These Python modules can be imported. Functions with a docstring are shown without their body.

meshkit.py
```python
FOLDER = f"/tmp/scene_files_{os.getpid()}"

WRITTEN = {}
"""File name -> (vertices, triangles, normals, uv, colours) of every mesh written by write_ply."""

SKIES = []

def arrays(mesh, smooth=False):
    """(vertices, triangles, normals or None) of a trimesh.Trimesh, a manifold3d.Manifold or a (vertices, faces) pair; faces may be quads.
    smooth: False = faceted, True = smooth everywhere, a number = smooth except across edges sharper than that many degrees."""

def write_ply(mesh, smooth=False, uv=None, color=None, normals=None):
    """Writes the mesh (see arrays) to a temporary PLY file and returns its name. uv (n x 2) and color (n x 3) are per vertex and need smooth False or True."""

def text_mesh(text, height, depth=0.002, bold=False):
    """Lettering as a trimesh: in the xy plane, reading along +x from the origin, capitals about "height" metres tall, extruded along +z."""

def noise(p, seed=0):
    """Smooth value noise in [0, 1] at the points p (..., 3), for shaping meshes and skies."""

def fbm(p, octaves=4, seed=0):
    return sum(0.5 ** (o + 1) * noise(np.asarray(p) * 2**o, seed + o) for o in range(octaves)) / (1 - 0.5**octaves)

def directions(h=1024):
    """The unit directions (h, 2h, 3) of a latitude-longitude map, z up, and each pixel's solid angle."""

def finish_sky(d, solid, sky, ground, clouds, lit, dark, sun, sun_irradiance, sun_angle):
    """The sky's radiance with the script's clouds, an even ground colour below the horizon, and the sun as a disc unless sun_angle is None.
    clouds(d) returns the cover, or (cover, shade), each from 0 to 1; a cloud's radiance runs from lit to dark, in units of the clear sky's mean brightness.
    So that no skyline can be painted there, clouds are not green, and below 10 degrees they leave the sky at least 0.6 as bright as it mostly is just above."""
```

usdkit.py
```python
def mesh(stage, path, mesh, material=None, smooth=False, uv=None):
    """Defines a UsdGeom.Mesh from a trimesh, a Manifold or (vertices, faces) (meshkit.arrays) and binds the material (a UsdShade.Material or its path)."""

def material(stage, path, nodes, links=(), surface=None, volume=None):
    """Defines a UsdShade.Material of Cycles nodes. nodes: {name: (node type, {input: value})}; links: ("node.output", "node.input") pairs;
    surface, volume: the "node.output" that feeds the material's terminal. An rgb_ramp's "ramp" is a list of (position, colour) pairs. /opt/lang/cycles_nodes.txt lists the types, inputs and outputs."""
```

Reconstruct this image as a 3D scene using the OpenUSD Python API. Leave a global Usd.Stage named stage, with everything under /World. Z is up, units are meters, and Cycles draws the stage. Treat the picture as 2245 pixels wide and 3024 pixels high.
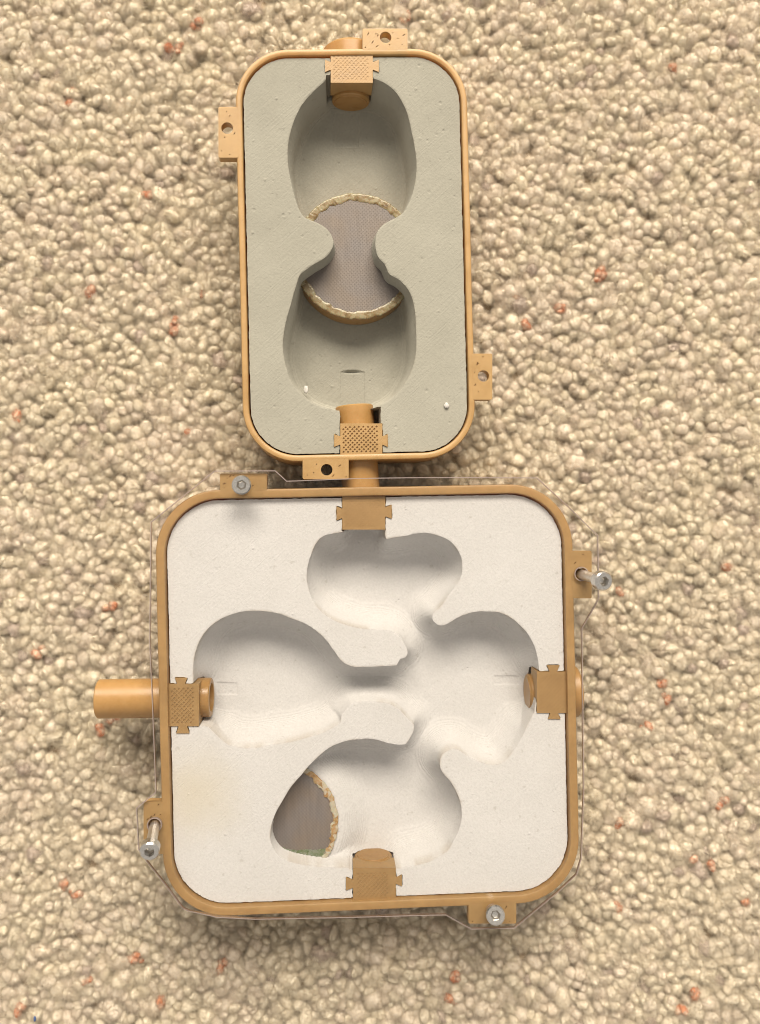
import math, random
import numpy as np, trimesh, shapely, usdkit, meshkit
from shapely.geometry import Polygon, Point, box as sbox, LineString
from shapely import affinity
from scipy.spatial import cKDTree
from pxr import Usd, UsdGeom, UsdLux, UsdShade, Gf, Sdf, Vt

rng = np.random.default_rng(7)
stage = Usd.Stage.CreateInMemory()
UsdGeom.SetStageUpAxis(stage, UsdGeom.Tokens.z)
UsdGeom.SetStageMetersPerUnit(stage, 1.0)
UsdGeom.Xform.Define(stage, '/World')
MM = 0.001

# ------------------------------------------------------------------ camera, lamps, exposure
CAM_H = 0.260                       # metres above the rim of the square nest
PX, PY, PXM = 1122.5, 1512.0, 1e-4  # photograph centre; metres per photograph pixel on the rim plane
cam = UsdGeom.Camera.Define(stage, '/World/camera')
cam.CreateHorizontalApertureAttr(36.0)
cam.CreateVerticalApertureAttr(36.0 * 1024 / 760)
cam.CreateFocalLengthAttr(36.0 * CAM_H / (2245 * PXM))
cam.CreateFStopAttr(20.0)
cam.CreateFocusDistanceAttr(CAM_H + 0.002)
cam.CreateClippingRangeAttr(Gf.Vec2f(0.01, 50))
cam.CreateExposureAttr(0.0)
cam.AddTranslateOp().Set((0, 0, CAM_H))


def rect_lamp(name, pos, target, w, h, color, strength):
    l = UsdLux.RectLight.Define(stage, '/World/' + name)
    l.CreateWidthAttr(w); l.CreateHeightAttr(h); l.CreateColorAttr(Gf.Vec3f(*color)); l.CreateIntensityAttr(strength)
    m = Gf.Matrix4d().SetLookAt(Gf.Vec3d(*pos), Gf.Vec3d(*target), Gf.Vec3d(0, 0, 1)).GetInverse()
    l.AddTransformOp().Set(m)


rect_lamp('room_lamp', (0.08, 1.25, 1.06), (0, 0, 0), 1.3, 0.9, (1.0, 0.895, 0.75), 18.4)
dome = UsdLux.DomeLight.Define(stage, '/World/room_light')
dm = usdkit.material(stage, '/World/Looks/room_light', {'b': ('background_shader', {'color': (1.0, 0.91, 0.80), 'strength': 0.62})}, surface='b.background')
UsdShade.MaterialBindingAPI.Apply(dome.GetPrim()).Bind(dm)

# ------------------------------------------------------------------ materials
def mat(name, nodes, links, surface='p.BSDF'):
    return usdkit.material(stage, '/World/Looks/' + name, nodes, links, surface=surface)


def plastic(name, base, dark, rough=0.42, bump=0.5):
    return mat(name, {
        'g': ('geometry', {}),
        'n': ('noise_texture', {'scale': 900.0, 'detail': 3.0, 'roughness': 0.6}),
        'n2': ('noise_texture', {'scale': 160.0, 'detail': 5.0, 'roughness': 0.7}),
        'v': ('voronoi_texture', {'scale': 2600.0}),
        'mr': ('mapping', {'rotation': (0, 0, math.radians(43))}), 'sx': ('separate_xyz', {}), 'fx': ('math', {'math_type': 'multiply', 'value2': 2 * math.pi / 0.00062}), 'sn': ('math', {'math_type': 'sine'}), 'hl': ('math', {'math_type': 'multiply_add', 'value2': 0.10}),
        'ad': ('math', {'math_type': 'multiply_add', 'value2': 0.35}),
        'r': ('rgb_ramp', {'ramp': [(0.3, dark), (0.7, base)]}),
        'rr': ('map_range', {'from_min': 0.3, 'from_max': 0.7, 'to_min': rough - 0.1, 'to_max': rough + 0.12}),
        'b': ('bump', {'strength': bump, 'distance': 0.00008}),
        'p': ('principled_bsdf', {'subsurface_weight': 0.12, 'subsurface_scale': 0.0012, 'subsurface_radius': (1, 0.5, 0.25), 'specular_ior_level': 0.45}),
    }, [('g.position', 'n.vector'), ('g.position', 'n2.vector'), ('g.position', 'v.vector'), ('v.distance', 'ad.value1'), ('n.fac', 'ad.value3'),
        ('n2.fac', 'r.fac'), ('n2.fac', 'rr.value'), ('rr.result', 'p.roughness'),
        ('g.position', 'mr.vector'), ('mr.vector', 'sx.vector'), ('sx.x', 'fx.value1'), ('fx.value', 'sn.value1'), ('sn.value', 'hl.value1'), ('ad.value', 'hl.value3'), ('hl.value', 'b.height'), ('b.normal', 'p.normal'), ('r.color', 'p.base_color')])


M_TAN = plastic('tan_plastic', (0.385, 0.236, 0.096), (0.31, 0.186, 0.073))
M_TUBE = plastic('tan_tube_plastic', (0.355, 0.203, 0.074), (0.305, 0.17, 0.058), 0.33, 0.25)


def plaster(name, base, dark, spot, dirt, stain=None, stain_at=None):
    nodes = {
        'g': ('geometry', {}),
        't': ('texture_coordinate', {}),
        'rot': ('mapping', {'rotation': (0.7, 0.5, 0.4)}), 'n': ('noise_texture', {'scale': 1500.0, 'detail': 3.0, 'roughness': 0.65}),
        'n2': ('noise_texture', {'scale': 60.0, 'detail': 4.0, 'roughness': 0.6}),
        'n3': ('noise_texture', {'scale': 480.0, 'detail': 2.0}),
        'r': ('rgb_ramp', {'ramp': [(0.28, dark), (0.68, base)]}),
        'sr': ('rgb_ramp', {'ramp': [(0.0, (0, 0, 0)), (0.27, (0, 0, 0)), (0.22, (1, 1, 1))][::-1] if False else [(0.0, (1, 1, 1)), (0.25, (1, 1, 1)), (0.31, (0, 0, 0)), (1.0, (0, 0, 0))]}),
        'm': ('mix_color', {'b': spot}), 'gr': ('map_range', {'from_min': 0.25, 'from_max': 0.75, 'to_min': 0.92, 'to_max': 1.05}), 'hs': ('hsv', {}),
        'sm': ('math', {'math_type': 'multiply', 'value2': 0.5}),
        # scratches: noise drawn out along one diagonal
        'mr': ('mapping', {'rotation': (0, 0, -math.radians(43))}), 'mp': ('mapping', {'scale': (70, 2200, 70)}),
        'sc': ('noise_texture', {'scale': 1.0, 'detail': 2.0}),
        # mould layer lines, seen as contour lines on the slopes
        'sp': ('separate_xyz', {}),
        'zz': ('math', {'math_type': 'multiply', 'value2': 2 * math.pi / 0.00050}),
        'sn': ('math', {'math_type': 'sine'}),
        'h1': ('math', {'math_type': 'multiply_add', 'value2': 0.75}),
        'h2': ('math', {'math_type': 'multiply_add', 'value2': 0.25}),
        'b': ('bump', {'strength': 0.9, 'distance': 0.0002}),
        'p': ('principled_bsdf', {'roughness': 0.85, 'specular_ior_level': 0.25, 'diffuse_roughness': 0.6}),
    }
    links = [('g.position', 'rot.vector'), ('rot.vector', 'n.vector'), ('rot.vector', 'n2.vector'), ('rot.vector', 'n3.vector'), ('g.position', 'mr.vector'), ('mr.vector', 'mp.vector'), ('mp.vector', 'sc.vector'),
             ('t.object', 'sp.vector'), ('sp.z', 'zz.value1'), ('zz.value', 'sn.value1'),
             ('n2.fac', 'r.fac'), ('n3.fac', 'sr.fac'), ('sr.color', 'sm.value1'), ('sm.value', 'm.fac'), ('r.color', 'm.a'),
             ('sc.fac', 'h1.value1'), ('n.fac', 'h1.value3'), ('sn.value', 'h2.value1'), ('h1.value', 'h2.value3'), ('h2.value', 'b.height'), ('b.normal', 'p.normal')]
    links += [('n.fac', 'gr.value'), ('gr.result', 'hs.value'), ('m.result', 'hs.color')]
    out = 'hs.color'
    if stain:
        nodes |= {'sd': ('vector_math', {'math_type': 'distance', 'vector2': stain_at}), 'sa': ('math', {'math_type': 'multiply_add', 'value2': 0.012}),
                  'sg': ('map_range', {'range_type': 'smoothstep', 'from_min': 0.004, 'from_max': 0.026, 'to_min': 0.75, 'to_max': 0.0, 'clamp': True}), 'ms': ('mix_color', {'b': stain})}
        links += [('g.position', 'sd.vector1'), ('n2.fac', 'sa.value1'), ('sd.value', 'sa.value3'), ('sa.value', 'sg.value'), ('sg.result', 'ms.fac'), (out, 'ms.a')]
        out = 'ms.result'
    nodes |= {'rim': ('attribute', {'attribute': 'rim'}), 'rk': ('math', {'math_type': 'multiply', 'value2': 0.4}), 'md': ('mix_color', {'b': dirt})}
    links += [('rim.fac', 'rk.value1'), ('rk.value', 'md.fac'), (out, 'md.a')]                          # a thin line of dirt on the handled edges
    return mat(name, nodes, links + [('md.result', 'p.base_color')])


M_WHITE = plaster('white_plaster', (0.635, 0.627, 0.622), (0.605, 0.597, 0.59), (0.45, 0.435, 0.41), (0.40, 0.34, 0.26), (0.59, 0.545, 0.45), (-0.055, -0.083, -0.003))
M_GREY = plaster('grey_plaster', (0.36, 0.35, 0.298), (0.32, 0.31, 0.262), (0.24, 0.23, 0.196), (0.25, 0.235, 0.19))

def woven(name, k):
    return mat(name, {
    't': ('texture_coordinate', {}), 's': ('separate_xyz', {}),
    'x': ('math', {'math_type': 'multiply', 'value2': 2 * math.pi / 0.00042}), 'y': ('math', {'math_type': 'multiply', 'value2': 2 * math.pi / 0.00042}),
    'sx': ('math', {'math_type': 'sine'}), 'sy': ('math', {'math_type': 'sine'}), 'w': ('math', {'math_type': 'multiply'}),
    'm': ('map_range', {'from_min': -1.0, 'from_max': 1.0, 'to_min': 0.0, 'to_max': 1.0}),
    'n': ('noise_texture', {'scale': 1.0, 'detail': 3.0}), 'mp': ('mapping', {'scale': (1500, 120, 100)}),
    'n2': ('noise_texture', {'scale': 110.0, 'detail': 3.0}),
    'nk': ('math', {'math_type': 'multiply', 'value2': 0.35}),
    'a': ('math', {'math_type': 'multiply_add', 'value2': 0.6}),
    'r': ('rgb_ramp', {'ramp': [(t, tuple(k * x for x in c)) for t, c in ((0.0, (0.085, 0.074, 0.066)), (0.4, (0.145, 0.126, 0.112)), (0.75, (0.21, 0.183, 0.16)))]}),
    'tn': ('rgb_ramp', {'ramp': [(0.35, (0.93, 0.94, 1.0)), (0.65, (1.0, 0.93, 0.86))]}),
    'mx': ('mix_color', {'blend_type': 'multiply', 'fac': 1.0}),
    'b': ('bump', {'strength': 0.6, 'distance': 0.0001}),
    'p': ('principled_bsdf', {'roughness': 0.45, 'metallic': 0.25})},
    [('t.object', 's.vector'), ('s.x', 'x.value1'), ('s.y', 'y.value1'), ('x.value', 'sx.value1'), ('y.value', 'sy.value1'), ('sx.value', 'w.value1'), ('sy.value', 'w.value2'),
     ('w.value', 'm.value'), ('m.result', 'a.value1'), ('t.object', 'mp.vector'), ('mp.vector', 'n.vector'), ('n.fac', 'nk.value1'), ('nk.value', 'a.value3'), ('a.value', 'r.fac'),
     ('t.object', 'n2.vector'), ('n2.fac', 'tn.fac'), ('r.color', 'mx.a'), ('tn.color', 'mx.b'), ('mx.result', 'p.base_color'), ('m.result', 'b.height'), ('b.normal', 'p.normal')])


M_MESH, M_MESH_LOW = woven('woven_mesh', 0.85), woven('dusty_woven_mesh', 1.35)


def glue(name, a, b, c, scale):
    return mat(name, {'g': ('geometry', {}), 'v': ('voronoi_texture', {'scale': scale}), 'n': ('noise_texture', {'scale': 700.0, 'detail': 4.0}),
                      's': ('separate_color', {}), 'ad': ('math', {'math_type': 'multiply_add', 'value2': 0.6}), 'r': ('rgb_ramp', {'ramp': [(0.3, a), (0.65, b), (1.0, c)]}),
                      'b': ('bump', {'strength': 0.6, 'distance': 0.00012}), 'p': ('principled_bsdf', {'roughness': 0.3, 'subsurface_weight': 0.3, 'subsurface_scale': 0.001})},
               [('g.position', 'v.vector'), ('g.position', 'n.vector'), ('v.color', 's.color'), ('s.r', 'ad.value1'), ('n.fac', 'ad.value3'), ('ad.value', 'r.fac'), ('r.color', 'p.base_color'),
                ('ad.value', 'b.height'), ('b.normal', 'p.normal')])


M_GLUE = glue('pale_glue', (0.09, 0.055, 0.02), (0.17, 0.115, 0.05), (0.25, 0.20, 0.115), 800.0)
M_GLUE_BROWN = glue('brown_glue', (0.22, 0.13, 0.06), (0.42, 0.24, 0.10), (0.50, 0.42, 0.32), 600.0)
M_GREEN = glue('green_residue', (0.11, 0.13, 0.055), (0.17, 0.195, 0.10), (0.27, 0.27, 0.20), 1500.0)
M_STEEL = mat('steel', {'g': ('geometry', {}), 'n': ('noise_texture', {'scale': 1200.0, 'detail': 3.0}), 'rr': ('map_range', {'to_min': 0.25, 'to_max': 0.5}),
                        'p': ('principled_bsdf', {'base_color': (0.68, 0.66, 0.62), 'metallic': 1.0})}, [('g.position', 'n.vector'), ('n.fac', 'rr.value'), ('rr.result', 'p.roughness')])
M_DARK_STEEL = mat('dark_steel', {'g': ('geometry', {}), 'n': ('noise_texture', {'scale': 900.0, 'detail': 3.0}), 'rr': ('map_range', {'to_min': 0.14, 'to_max': 0.36}),
                             'p': ('principled_bsdf', {'base_color': (0.60, 0.59, 0.57), 'metallic': 1.0})}, [('g.position', 'n.vector'), ('n.fac', 'rr.value'), ('rr.result', 'p.roughness')])
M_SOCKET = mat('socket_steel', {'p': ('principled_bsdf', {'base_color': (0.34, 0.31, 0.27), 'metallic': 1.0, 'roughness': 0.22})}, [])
M_SHEET = mat('clear_sheet', {'f': ('fresnel', {'IOR': 1.2}), 't': ('transparent_bsdf', {'color': (1.0, 1.0, 1.0)}), 'g': ('glossy_bsdf', {'roughness': 0.03, 'color': (0.9, 0.9, 0.9)}), 'm': ('mix_closure', {})},
              [('f.fac', 'm.fac'), ('t.BSDF', 'm.closure1'), ('g.BSDF', 'm.closure2')], 'm.closure')
M_EDGE = mat('sheet_edge', {'t': ('transparent_bsdf', {'color': (0.8, 0.74, 0.74)}), 'p': ('principled_bsdf', {'base_color': (0.38, 0.325, 0.31), 'roughness': 0.2}), 'm': ('mix_closure', {'fac': 0.55}),
                            }, [('t.BSDF', 'm.closure1'), ('p.BSDF', 'm.closure2')], 'm.closure')
M_CRUMB = mat('crumb_white', {'p': ('principled_bsdf', {'base_color': (0.50, 0.485, 0.46), 'roughness': 0.8})}, [])
M_BLUE = mat('blue_lint', {'p': ('principled_bsdf', {'base_color': (0.05, 0.09, 0.22), 'roughness': 0.9})}, [])
M_BACKING = mat('carpet_backing', {'g': ('geometry', {}), 'n': ('noise_texture', {'scale': 300.0, 'detail': 3.0}), 'r': ('rgb_ramp', {'ramp': [(0.3, (0.50, 0.38, 0.25)), (0.7, (0.66, 0.53, 0.37))]}), 'p': ('principled_bsdf', {'roughness': 0.95})},
                [('g.position', 'n.vector'), ('n.fac', 'r.fac'), ('r.color', 'p.base_color')])


def yarn(name, a, b, var=0.06, patch=38.0):
    return yarn_one(name, a, b, var, patch, True), yarn_one(name + '_fuzz', tuple(x * min(1.12, 0.98 / max(a)) for x in a), tuple(x * min(1.12, 0.98 / max(b)) for x in b), var, patch, False)


def yarn_one(name, a, b, var, patch, lump):
    return mat(name, {
        'g': ('geometry', {}), 'o': ('object_info', {}), 'n': ('noise_texture', {'scale': patch, 'detail': 3.0, 'roughness': 0.6}), 'nf': ('noise_texture', {'scale': 1400.0, 'detail': 2.0}),
        'r': ('rgb_ramp', {'ramp': [(0.38, a), (0.62, b)]}),
        'v1': ('map_range', {'to_min': 1 - var, 'to_max': 1 + var}), 'v2': ('map_range', {'to_min': 0.86, 'to_max': 1.04}), 'v3': ('map_range', {'from_min': 0.3, 'from_max': 0.7, 'to_min': 0.92, 'to_max': 1.04}),
        'k': ('math', {'math_type': 'multiply'}), 'k2': ('math', {'math_type': 'multiply'}), 'h': ('hsv', {}),
        'nb': ('noise_texture', {'scale': 1050.0, 'detail': 4.0, 'roughness': 0.7, 'distortion': 0.6}), 'b': ('bump', {'strength': 0.7, 'distance': 0.0006}),
        'p': ('principled_bsdf', {'roughness': 0.9, 'specular_ior_level': 0.08, 'sheen_weight': 0.15, 'sheen_roughness': 0.5, 'sheen_tint': (1, 0.95, 0.86)}),
        'tr': ('translucent_bsdf', {}), 'mx': ('mix_closure', {'fac': 0.10 if lump else 0.30})},
        [('g.position', 'n.vector'), ('g.position', 'nf.vector'), ('n.fac', 'r.fac'), ('o.random', 'v1.value'), ('g.random_per_island', 'v2.value'), ('nf.fac', 'v3.value'),
         ('v1.result', 'k.value1'), ('v2.result', 'k.value2'), ('k.value', 'k2.value1'), ('v3.result', 'k2.value2'), ('k2.value', 'h.value'), ('r.color', 'h.color'), ('g.position', 'nb.vector'), ('nb.fac', 'b.height'), *([('b.normal', 'p.normal')] if lump else []),
         ('h.color', 'p.base_color'), ('h.color', 'tr.color'), ('p.BSDF', 'mx.closure1'), ('tr.BSDF', 'mx.closure2')], 'mx.closure')


M_YARN = yarn('cream_yarn', (0.955, 0.868, 0.695), (0.945, 0.855, 0.70))
M_YARN_GREY = yarn('greige_yarn', (0.905, 0.81, 0.665), (0.88, 0.785, 0.655))
M_YARN_RUST = yarn('rust_yarn', (0.74, 0.35, 0.20), (0.88, 0.69, 0.53), 0.08, 520.0)
M_YARN_TAUPE = yarn('taupe_yarn', (0.70, 0.59, 0.49), (0.66, 0.56, 0.48))

# ------------------------------------------------------------------ scene helpers
taken = {}


def path_for(name, parent=None):
    root = parent.GetPath() if parent else Sdf.Path('/World')
    k = taken.get((root, name), 0); taken[(root, name)] = k + 1
    return root.AppendChild(name if k == 0 else f'{name}_{k:03d}')


def tag(p, label=None, cat=None, group=None, kind=None):
    for k, v in (('label', label), ('category', cat), ('group', group), ('kind', kind)):
        if v: p.SetCustomDataByKey(k, v)
    return p


def thing(name, matrix, label, cat, group=None):
    x = UsdGeom.Xform.Define(stage, path_for(name))
    x.AddTransformOp().Set(Gf.Matrix4d(*np.asarray(matrix, float).T.ravel()))
    return tag(x.GetPrim(), label, cat, group)


def part(name, mesh, m, parent=None, smooth=30):
    return usdkit.mesh(stage, path_for(name, parent), mesh, m, smooth=smooth).GetPrim()


def set_rim(p, values):
    UsdGeom.PrimvarsAPI(p).CreatePrimvar('rim', Sdf.ValueTypeNames.FloatArray, 'vertex').Set(Vt.FloatArray.FromNumpy(np.asarray(values, np.float32)))


def extr(poly, z0, z1, bevel=0.0):
    """A polygon raised from z0 to z1, with its upper edge chamfered by bevel."""
    out = []
    for g in getattr(poly, 'geoms', [poly]):
        if g.is_empty or g.geom_type != 'Polygon': continue
        if bevel <= 0:
            m = trimesh.creation.extrude_polygon(g, z1 - z0, engine='earcut'); m.apply_translation((0, 0, z0)); out.append(m)
            continue
        inner = g.buffer(-bevel, join_style='mitre')
        m = trimesh.creation.extrude_polygon(g, z1 - bevel - z0, engine='earcut'); m.apply_translation((0, 0, z0))
        v, f = m.vertices, m.faces
        keep = ~((np.abs(m.face_normals[:, 2]) > 0.9) & (v[f][:, :, 2].mean(1) > z1 - bevel - 1e-7))
        out.append(trimesh.Trimesh(v, f[keep], process=False))
        for ring, flat in ((g.difference(inner), False), (inner, True)):
            for q in getattr(ring, 'geoms', [ring]):
                if q.geom_type != 'Polygon' or q.area < 1e-12: continue
                v2, f2 = trimesh.creation.triangulate_polygon(q, engine='earcut')
                z = np.full(len(v2), z1)
                if not flat:
                    d = np.array([g.boundary.distance(Point(p)) for p in v2]); z = z1 - bevel + np.clip(d, 0, bevel)
                v3 = np.column_stack([v2, z]); f2 = np.asarray(f2)
                n = np.cross(v3[f2[:, 1]] - v3[f2[:, 0]], v3[f2[:, 2]] - v3[f2[:, 0]])[:, 2] < 0
                f2[n] = f2[n][:, ::-1]
                out.append(trimesh.Trimesh(v3, f2, process=False))
    m = trimesh.util.concatenate(out); m.merge_vertices()
    return m


class Module:
    """A nest: its local frame has the rim's top plane at z = H and its base at z = 0."""
    def __init__(s, cpx, cpy, rot, tilt_y, tilt_x, H):
        c = np.array([(cpx - PX) * PXM, -(cpy - PY) * PXM, 0.0])
        R = trimesh.transformations.rotation_matrix
        s.R = (R(tilt_y, [0, 1, 0]) @ R(tilt_x, [1, 0, 0]) @ R(rot, [0, 0, 1]))[:3, :3]
        s.H, s.top = H, c
        s.base = c - s.R[:, 2] * H
        s.M = np.eye(4); s.M[:3, :3] = s.R; s.M[:3, 3] = s.base

    def U(s, px, py, d=0.0):
        """Photograph pixel -> local (x, y) on the plane d below the rim (metres)."""
        ray = np.array([(px - PX) * PXM, -(py - PY) * PXM, -CAM_H]); o = np.array([0, 0, CAM_H])
        n = s.R[:, 2]; p0 = s.top - n * d
        t = np.dot(p0 - o, n) / np.dot(ray, n)
        return ((o + ray * t - s.base) @ s.R)[:2]

    def poly(s, pts, d=0.0):
        return Polygon([s.U(x, y, d) for x, y in pts]).buffer(0)

    def world(s, x, y, d=0.0):
        return s.base + s.R @ np.array([x, y, s.H - d])


def rounded_quad(c, r, off=0.0, n=14):
    """Ring of points: quad c (4 corners, counter-clockwise) shrunk by off with corners of radius r - off."""
    q = Polygon(c).buffer(-r, join_style='mitre', mitre_limit=50)
    k = np.array(q.exterior.coords)[:-1]
    if not q.exterior.is_ccw: k = k[::-1]
    k = np.roll(k, -int(np.argmin([np.hypot(*(p - np.array(c[0]))) for p in k])), axis=0)
    out = []
    for i in range(4):
        a, b, d = k[i - 1], k[i], k[(i + 1) % 4]
        e1, e2 = (b - a) / np.hypot(*(b - a)), (d - b) / np.hypot(*(d - b))
        t1, t2 = math.atan2(-e1[0], e1[1]), math.atan2(-e2[0], e2[1])
        if t2 < t1: t2 += 2 * math.pi
        for t in np.linspace(t1, t2, n): out.append(b + (r - off) * np.array([math.cos(t), math.sin(t)]))
    return np.array(out)


def densify(ring, step):
    """Subdivide long straight sides so that the wall can carry small waves."""
    out = []
    for a, b in zip(ring, np.roll(ring, -1, 0)):
        k = max(1, int(np.hypot(*(b - a)) / step))
        out += [a + (b - a) * i / k for i in range(k)]
    return np.array(out)


def frame_mesh(corners, r, w, H, rec, jitter=0.00006):
    prof = [(0, 0.0), (0, H - 0.0006), (0.0002, H - 0.00015), (0.0006, H), (w - 0.00055, H), (w - 0.0001, H - 0.00025), (w + 0.00012, H - rec - 0.0002), (w + 0.0001, H - 0.016), (w + 0.004, H - 0.0161)]
    base = rounded_quad(corners, r, 0.0)
    k = [max(1, int(np.hypot(*(b - a)) / 0.0012)) for a, b in zip(base, np.roll(base, -1, 0))]
    rows = []
    for off, z in prof:
        ring = rounded_quad(corners, r, off)
        pts = np.array([a + (b - a) * i / n for a, b, n in zip(ring, np.roll(ring, -1, 0), k) for i in range(n)])
        wob = meshkit.noise(np.column_stack([pts * 90, np.full(len(pts), 0.0)]), 5) - 0.5
        cen = pts.mean(0); dirn = (pts - cen) / np.linalg.norm(pts - cen, axis=1, keepdims=True)
        pts = pts + dirn * (wob * jitter * 2)[:, None]
        rows.append(np.column_stack([pts, np.full(len(pts), z)]))
    n, v, f = len(rows[0]), np.vstack(rows), []
    for i in range(len(rows) - 1):
        a = i * n + np.arange(n); b = i * n + (np.arange(n) + 1) % n
        f += [np.column_stack([a, b, b + n]), np.column_stack([a, b + n, a + n])]
    return trimesh.Trimesh(v, np.vstack(f), process=False)


def signed(poly, P):
    """Distance inside (positive) or outside the polygon, and the nearest boundary point."""
    pts = []
    for g in getattr(poly, 'geoms', [poly]):
        for ring in (g.exterior, *g.interiors):
            n = max(8, int(ring.length / 0.00006)); pts.append(shapely.get_coordinates(shapely.line_interpolate_point(ring, np.linspace(0, ring.length, n))))
    pts = np.vstack(pts); d, i = cKDTree(pts).query(P)
    return np.where(shapely.contains_xy(poly, P[:, 0], P[:, 1]), d, -d), pts[i]


def smooth_poly(p, r=0.0005):
    return p.buffer(r).buffer(-2 * r).buffer(r)


def curve(pts, per=6):
    """Closed Catmull-Rom through the points (list of runs joined; sharp where a point is doubled)."""
    p = np.array(pts, float); n = len(p); out = []
    for i in range(n):
        a, b, c, d = p[i - 1], p[i], p[(i + 1) % n], p[(i + 2) % n]
        if np.allclose(a, b): a = b
        if np.allclose(b, c): continue
        if np.allclose(c, d): d = c
        for t in np.linspace(0, 1, per, endpoint=False):
            out.append(0.5 * (2 * b + (c - a) * t + (2 * a - 5 * b + 4 * c - d) * t * t + (3 * b - a - 3 * c + d) * t ** 3))
    return np.array(out)


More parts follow.
